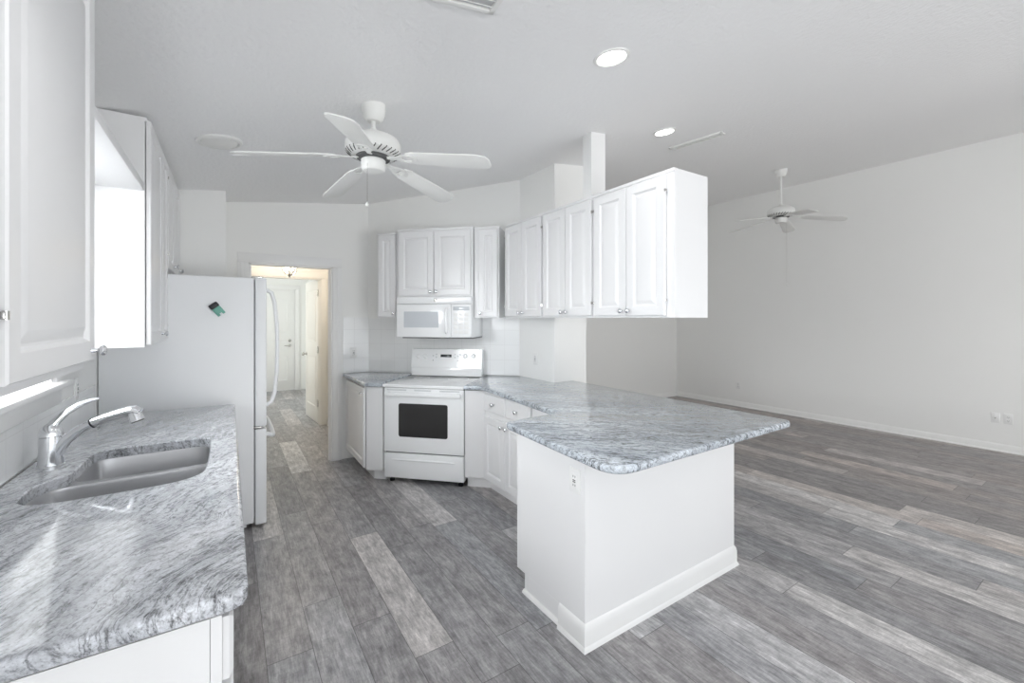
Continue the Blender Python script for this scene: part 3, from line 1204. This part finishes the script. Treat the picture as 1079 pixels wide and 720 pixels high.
m.tube([(-.30, .003, .215), (-.2, .0, .218), (0, -.002, .219), (.2, .0, .218), (.30, .003, .215)], [.004, .009, .010, .009, .004], 10)
m.build('pull_lip', 'appliance_white', dw)
for (a, b) in ((-.33, .07), (.33, .07), (-.33, .56), (.33, .56)):
    m = MB()
    m.lathe([(.022, 0), (.022, .02), (.012, .024), (.012, .06)], (a, b, 0), (0, 0, 1), 12)
    m.build('foot', 'black_plastic', t)
m = MB()
m.box(-.378, .378, .578, .655, .90, .985, .004)
m.hexa([(-.378, .572, .985), (.378, .572, .985), (.378, .655, .985), (-.378, .655, .985), (-.378, .600, 1.172), (.378, .600, 1.172), (.378, .655, 1.172), (-.378, .655, 1.172)])
bgd = m.build('control_panel', 'appliance_white', t)
tilt = math.atan2(.028, .187)


def on_panel(mb, x, z):
    y = .572 + (z - .985) * .028 / .187
    return mb.transform(Matrix.Translation((x, y, z)) @ Matrix.Rotation(-tilt, 4, 'X'))


m = MB()
m.box(-.055, .062, -.003, .004, -.014, .014, .001)
on_panel(m, -.005, 1.105)
disp = m.build('clock_display', 'led_display', bgd)
for x, z in ((-.30, 1.10), (-.225, 1.10), (.205, 1.105), (.29, 1.105)):
    m = MB()
    m.lathe([(.027, 0), (.026, .005), (.021, .007), (.019, .022), (.016, .026), (.002, .027)], (0, 0, 0), (0, -1, 0), 20)
    m.box(-.004, .004, -.031, -.02, -.016, .016, .002)
    on_panel(m, x, z)
    m.build('knob', 'appliance_white', bgd)
for x, z in ((-.14, 1.105), (-.105, 1.12), (-.105, 1.09), (.095, 1.12), (.095, 1.09), (.125, 1.105), (.15, 1.12)):
    m = MB()
    m.lathe([(.009, 0), (.008, .003), (.002, .0032)], (0, 0, 0), (0, -1, 0), 14)
    on_panel(m, x, z)
    m.build('button', 'appliance_grey', bgd)
for x in (-.14, .125):
    m = MB()
    m.lathe([(.0045, 0), (.0045, .002), (.001, .0022)], (0, 0, 0), (0, -1, 0), 10)
    on_panel(m, x, 1.058)
    m.build('indicator_light', 'dark_gap', bgd)

t = thing('microwave', 'white over-the-range microwave with grey window, above the range', 'microwave', (DX, DY, 0), DROT)
MC = -.018
m = MB()
m.box(MC - .379, MC + .379, -.052, .317, 1.305, 1.698, .003)
m.build('body', 'appliance_white', t)
m = MB()
m.box(MC - .33, MC + .379, -.045, .30, 1.296, 1.306)
m.build('underside', 'dark_gap', t)
m = MB()
m.box(MC - .379, MC + .379, -.078, -.054, 1.628, 1.697, .006, 3)
for i in range(5):
    m.box(MC - .33, MC + .33, -.0785, -.077, 1.680 - .004 * i, 1.6815 - .004 * i)
m.build('vent_grille', 'appliance_white', t)
m = MB()
m.box(MC - .379, MC + .175, -.080, -.054, 1.308, 1.624, .008, 3)
d = m.build('door', 'appliance_white', t)
m = MB()
oc = round_corners([(MC - .30, 1.40), (MC + .055, 1.40), (MC + .055, 1.555), (MC - .30, 1.555)], [.008] * 4, 4)
m.loops([[(x, -.079, z) for x, z in oc], [(x, -.0815, z) for x, z in oc]])
m.build('window', 'mesh_window_grey', d)
m = MB()
hx = MC + .138
m.tube([(hx, -.082, 1.35), (hx, -.105, 1.362), (hx, -.110, 1.40), (hx, -.110, 1.53), (hx, -.105, 1.57), (hx, -.082, 1.585)], .013, 12)
m.build('handle', 'appliance_white', d)
m = MB()
m.box(MC + .178, MC + .379, -.080, -.054, 1.308, 1.624, .008, 3)
kp = m.build('control_panel', 'appliance_white', t)
m = MB()
m.box(MC + .20, MC + .36, -.0812, -.079, 1.565, 1.600, .001)
m.build('display', 'mesh_window_grey', kp)
for i in range(5):
    for j in range(3):
        m = MB()
        m.box(MC + .205 + j * .053, MC + .248 + j * .053, -.0814, -.079, 1.345 + i * .041, 1.376 + i * .041, .001)
        m.build('button', 'outlet_white', kp)
m = MB()
m.lathe([(.015, 0), (.015, .002), (.012, .003), (.002, .0032)], (MC + .02, -.078, 1.664), (0, -1, 0), 20)
m.build('round_badge', 'nickel', t)


# ------------------------------------------------------------------ outlets
def outlet(loc, rz, label, kind='duplex', name='outlet'):
    t = thing(name, label, 'outlet', loc, rz, 'white wall outlets')
    m = MB()
    m.box(-.035, .035, -.006, 0, -.057, .057, .003)
    m.build('plate', 'outlet_white', t)
    if kind == 'duplex':
        for s in (-.02, .02):
            m = MB()
            oc = round_corners([(-.016, s - .015), (.016, s - .015), (.016, s + .015), (-.016, s + .015)], [.008] * 4, 4)
            m.loops([[(x, -.005, z) for x, z in oc], [(x, -.008, z) for x, z in oc]])
            f = m.build('socket', 'outlet_white', t)
            m = MB()
            m.box(-.008, -.005, -.0086, -.007, s - .003, s + .007)
            m.box(.005, .008, -.0086, -.007, s - .003, s + .006)
            m.lathe([(.003, 0), (.003, .0016)], (0, -.007, s - .008), (0, -1, 0), 8)
            m.build('slots', 'dark_gap', f)
    elif kind == 'gfci':
        m = MB()
        m.box(-.017, .017, -.009, -.004, -.034, .034, .001)
        f = m.build('socket', 'outlet_white', t)
        m = MB()
        for s in (-.02, .02):
            m.box(-.008, -.005, -.0098, -.008, s - .004, s + .006)
            m.box(.005, .008, -.0098, -.008, s - .004, s + .006)
        m.box(-.009, .009, -.0105, -.008, .002, .006)
        m.box(-.009, .009, -.0105, -.008, -.006, -.002)
        m.build('slots', 'dark_gap', f)
    else:
        m = MB()
        m.lathe([(.006, 0), (.006, .01), (.0025, .0105)], (0, -.005, 0), (0, -1, 0), 12)
        m.build('jack', 'nickel', t)
    return t


outlet((1.333, 1.487, .742), R(-90), 'white outlet on the end of the white peninsula', 'gfci')
outlet((WX, 3.09, 1.125), R(90), 'white outlet on the left wall behind the faucet', 'gfci')
outlet((1.115, 4.769, 1.12), 0, 'white outlet on the tiled wall between doorway and range', 'gfci')
outlet((2.46, 3.31, 1.10), R(-90), 'white outlet on the short wall under the far wall cabinets', 'gfci')
outlet((7.20, 3.949, .357), R(-90), 'white outlet low on the living room wall, behind the bar counter')
outlet((7.20, 1.03, .372), R(-90), 'left plate of the white pair low on the living room wall, far right', 'cable', 'cable_outlet')
outlet((7.20, .935, .372), R(-90), 'right plate of the white pair low on the living room wall, far right')


# ------------------------------------------------------------------ ceiling fans
def fan(name, label, loc, z_can, z_blade, rad, phase, rod_top, motor_r, chain_z, chain_off, pitch, droop, n=5):
    x, y = loc
    t = thing(name, label, 'ceiling fan', (x, y, z_blade), 0, 'white ceiling fans')
    zc = z_can - z_blade
    m = MB()
    k = motor_r / .149
    m.lathe([(.012, zc - .088), (.035, zc - .086), (.052, zc - .07), (.064, zc - .035), (.066, zc - .012), (.066, zc + .012)], (0, 0, 0), (0, 0, 1), 28)
    m.build('canopy', 'fan_white', t)
    m = MB()
    m.lathe([(.0125, .10 * k), (.0125, zc - .08)], (0, 0, 0), (0, 0, 1), 14)
    m.lathe([(.03, .125 * k), (.024, .135 * k), (.018, .16 * k)], (0, 0, 0), (0, 0, 1), 18)
    m.build('downrod', 'fan_white', t)
    m = MB()
    m.lathe([(.085, .004), (.118, .008), (.142, .024), (.149, .05), (.147, .075), (.132, .100), (.09, .120), (.03, .132)] if k > .9 else
            [(.08 * k, .004), (.13 * k, .01), (.147 * k, .03), (.149 * k, .075), (.14 * k, .10), (.05 * k, .13)], (0, 0, 0), (0, 0, 1), 40)
    mh = m.build('motor_housing', 'fan_white', t)
    m = MB()
    for q in range(30):
        a = 2 * math.pi * q / 30
        m.tube([(math.cos(a) * .116 * k, math.sin(a) * .116 * k, .0085), (math.cos(a + .06) * .131 * k, math.sin(a + .06) * .131 * k, .0165), (math.cos(a + .12) * .1435 * k, math.sin(a + .12) * .1435 * k, .029)], .0036, 6)
    m.build('vent_slots', 'dark_gap', mh)
    m = MB()
    m.lathe([(.070 * k, -.012), (.088 * k, -.008), (.09 * k, .004), (.085 * k, .010)], (0, 0, 0), (0, 0, 1), 32)
    m.build('blade_ring', 'dark_gap', t)
    m = MB()
    m.lathe([(.035 * k, -.078), (.055 * k, -.074), (.063 * k, -.062), (.065 * k, -.016), (.058 * k, -.010)], (0, 0, 0), (0, 0, 1), 32)
    m.build('switch_housing', 'fan_white', t)
    for q in range(n):
        a = R(phase) + 2 * math.pi * q / n
        m = MB()
        wi, wo = .055, .068
        oc = [(.20, -wi * .7), (.24, -wi), (rad - .06, -wo), (rad - .02, -wo * .85), (rad, -wo * .45), (rad, wo * .45), (rad - .02, wo * .85), (rad - .06, wo), (.24, wi), (.20, wi * .7)]
        m.slab(oc, -.003, .004, .0015, seg=2)
        hang = Matrix.Translation((.07, 0, 0)) @ Matrix.Rotation(R(droop), 4, 'Y') @ Matrix.Translation((-.07, 0, 0))
        m.transform(Matrix.Rotation(a, 4, 'Z') @ hang @ Matrix.Rotation(R(pitch), 4, 'X'))
        bl = m.build('blade', 'fan_white', t)
        m = MB()
        oc = chaikin([(.07, -.014), (.14, -.012), (.17, -.034), (.225, -.040), (.255, -.016), (.255, .016), (.225, .040), (.17, .034), (.14, .012), (.07, .014)], 1)
        hole = chaikin([(.185, -.02), (.22, -.02), (.23, 0), (.22, .02), (.185, .02), (.175, 0)], 1)
        m.slab(oc, -.008, -.0035, 0, [hole])
        m.transform(Matrix.Rotation(a, 4, 'Z') @ hang @ Matrix.Rotation(R(pitch * .8), 4, 'X'))
        m.build('blade_bracket', 'fan_white', bl)
    m = MB()
    cxo, cyo = chain_off
    zb = chain_z - z_blade
    m.tube([(cxo * .8, cyo * .8, -.045), (cxo, cyo, -.05), (cxo, cyo, zb + .02)], .0016, 6)
    pc = m.build('pull_chain', 'nickel', t)
    m = MB()
    m.lathe([(.002, .022), (.006, .018), (.009, .008), (.007, .0), (.002, -.002)], (cxo, cyo, zb), (0, 0, 1), 12)
    m.build('chain_bob', 'fan_white', pc)
    return t


fan('ceiling_fan', 'white five-blade ceiling fan close under the kitchen ceiling', (.664, 2.388), ceil_z(.664), 2.372, .668, 170.6, 2.5, .149, 2.09, (-.045, -.045), -12, 7.5)
fan('ceiling_fan', 'white five-blade ceiling fan on a long rod in the far living room', (5.638, 2.565), ceil_z(5.638), 2.73, .665, 16, 3.2, .15, 1.885, (.03, -.05), -11, 8)


# ------------------------------------------------------------------ things set in the ceiling
CT = math.atan(.1307)


def on_ceiling(mb, x, y):
    return Matrix.Translation((x, y, ceil_z(x))) @ Matrix.Rotation(-CT, 4, 'Y')


def downlight(x, y, r, label, lit=True, power=10):
    t = thing('recessed_light', label, 'ceiling light', (x, y, ceil_z(x)), 0, 'recessed ceiling lights' if lit else None)
    t.rotation_euler = (0, -CT, 0)
    m = MB()
    m.lathe([(r * .86, .004), (r * .86, -.004), (r * .93, -.008), (r * 1.08, -.006), (r * 1.12, .002)], (0, 0, 0), (0, 0, 1), 40, False, False)
    m.build('trim_ring', 'fan_white', t)
    m = MB()
    m.lathe([(r * .87, -.001), (r * .87, -.0035), (.002, -.0045)], (0, 0, 0), (0, 0, 1), 40)
    m.build('lens', 'lamp_lens', t)
    l = bpy.data.lights.new('recessed_light_glow', 'SPOT')
    l.energy = power
    l.spot_size = R(150)
    l.spot_blend = .6
    l.shadow_soft_size = r * .7
    o = bpy.data.objects.new('lamp_glow', l)
    COL.objects.link(o)
    o.parent = t
    o.location = (0, 0, -.03)
    return t


downlight(1.574, 1.493, .080, 'larger lit round recessed light, nearer the camera in the ceiling')
downlight(2.825, 2.129, .078, 'smaller lit round recessed light beyond the white post')
downlight(.30, .90, .08, 'added unseen ceiling fill light above the sink counter', power=18)  # added fixture, unseen, to brighten the kitchen

t = thing('ceiling_speaker', 'unlit round white ceiling disc left of the kitchen fan', 'ceiling fitting', (-.048, 3.15, ceil_z(-.048)))
t.rotation_euler = (0, -CT, 0)
m = MB()
m.lathe([(.098, .004), (.098, -.010), (.106, -.014), (.118, -.010), (.122, .002)], (0, 0, 0), (0, 0, 1), 44, False, False)
m.build('trim_ring', 'fan_white', t)
m = MB()
m.lathe([(.099, .003), (.099, -.004), (.094, -.012), (.06, -.022), (.002, -.026)], (0, 0, 0), (0, 0, 1), 44)
m.build('cover', 'fan_white', t)


def register(loc, rz, L, W, label, slats):
    t = thing('ceiling_vent', label, 'vent', (loc[0], loc[1], ceil_z(loc[0])), 0, 'white ceiling vents')
    t.rotation_euler = (Matrix.Rotation(-CT, 4, 'Y') @ Matrix.Rotation(rz, 4, 'Z')).to_euler()
    m = MB()
    b = .022
    for a in ((-L / 2, L / 2, -W / 2, -W / 2 + b), (-L / 2, L / 2, W / 2 - b, W / 2), (-L / 2, -L / 2 + b, -W / 2, W / 2), (L / 2 - b, L / 2, -W / 2, W / 2)):
        m.box(a[0], a[1], a[2], a[3], -.012, .001, .003)
    m.build('frame', 'fan_white', t)
    m = MB()
    m.box(-L / 2 + b, L / 2 - b, -W / 2 + b, W / 2 - b, -.0015, .001)
    m.build('backing', 'appliance_grey', t)
    for i in range(slats):
        yy = -W / 2 + b + (i + .5) * (W - 2 * b) / slats
        s = MB()
        s.box(-L / 2 + b, L / 2 - b, -.009, .009, -.0012, .0012)
        s.transform(Matrix.Translation((0, yy, -.007)) @ Matrix.Rotation(R(35), 4, 'X'))
        s.build('slat', 'fan_white', t)


register((3.325, 2.187), R(-78), .44, .10, 'long narrow white ceiling vent beyond the second recessed light', 3)
register((.68, 1.33), R(-4), .34, .24, 'white ceiling vent cut off by the top edge of the photo', 6)

# hall ceiling light
t = thing('hall_light', 'lit chrome bowl ceiling light in the hall beyond the doorway', 'ceiling light', (.607, 5.75, 2.0))
m = MB()
m.lathe([(.06, .44), (.06, .425), (.02, .41)], (0, 0, 0), (0, 0, 1), 24)
m.lathe([(.007, .02), (.007, .42)], (0, 0, 0), (0, 0, 1), 10)
m.build('stem', 'nickel', t)
m = MB()
for q in range(4):
    a = 2 * math.pi * q / 4 + .5
    ca, sa = math.cos(a), math.sin(a)
    m.tube([(ca * .012, sa * .012, .004), (ca * .05, sa * .05, .018), (ca * .085, sa * .085, .06), (ca * .10, sa * .10, .13), (ca * .104, sa * .104, .17)], [.006, .007, .007, .006, .005], 8)
m.lathe([(.004, -.022), (.010, -.016), (.012, -.006), (.022, .004), (.03, .012), (.01, .02)], (0, 0, 0), (0, 0, 1), 18)
m.lathe([(.100, .150), (.106, .150), (.106, .162), (.100, .162), (.100, .150)], (0, 0, 0), (0, 0, 1), 32, False, False)
m.build('basket_frame', 'nickel', t)
for q in range(3):
    a = 2 * math.pi * q / 3
    m = MB()
    m.lathe([(.008, .06), (.012, .075), (.019, .10), (.017, .13), (.006, .15), (.001, .152)], (math.cos(a) * .045, math.sin(a) * .045, 0), (0, 0, 1), 14)
    m.build('bulb', 'warm_bulb', t)
l = bpy.data.lights.new('hall_light_glow', 'POINT')
l.energy = 10
l.color = (1.0, .89, .76)
l.shadow_soft_size = .08
o = bpy.data.objects.new('lamp_glow', l)
COL.objects.link(o)
o.parent = t
o.location = (0, 0, .25)
# added unseen fill lamp brightening foyer and hall; no window here
area('foyer_fill', (-.55, 8.2, 1.5), (0, R(-90), 0), 1.6, 1.6, 25, (.96, 1.0, .97))
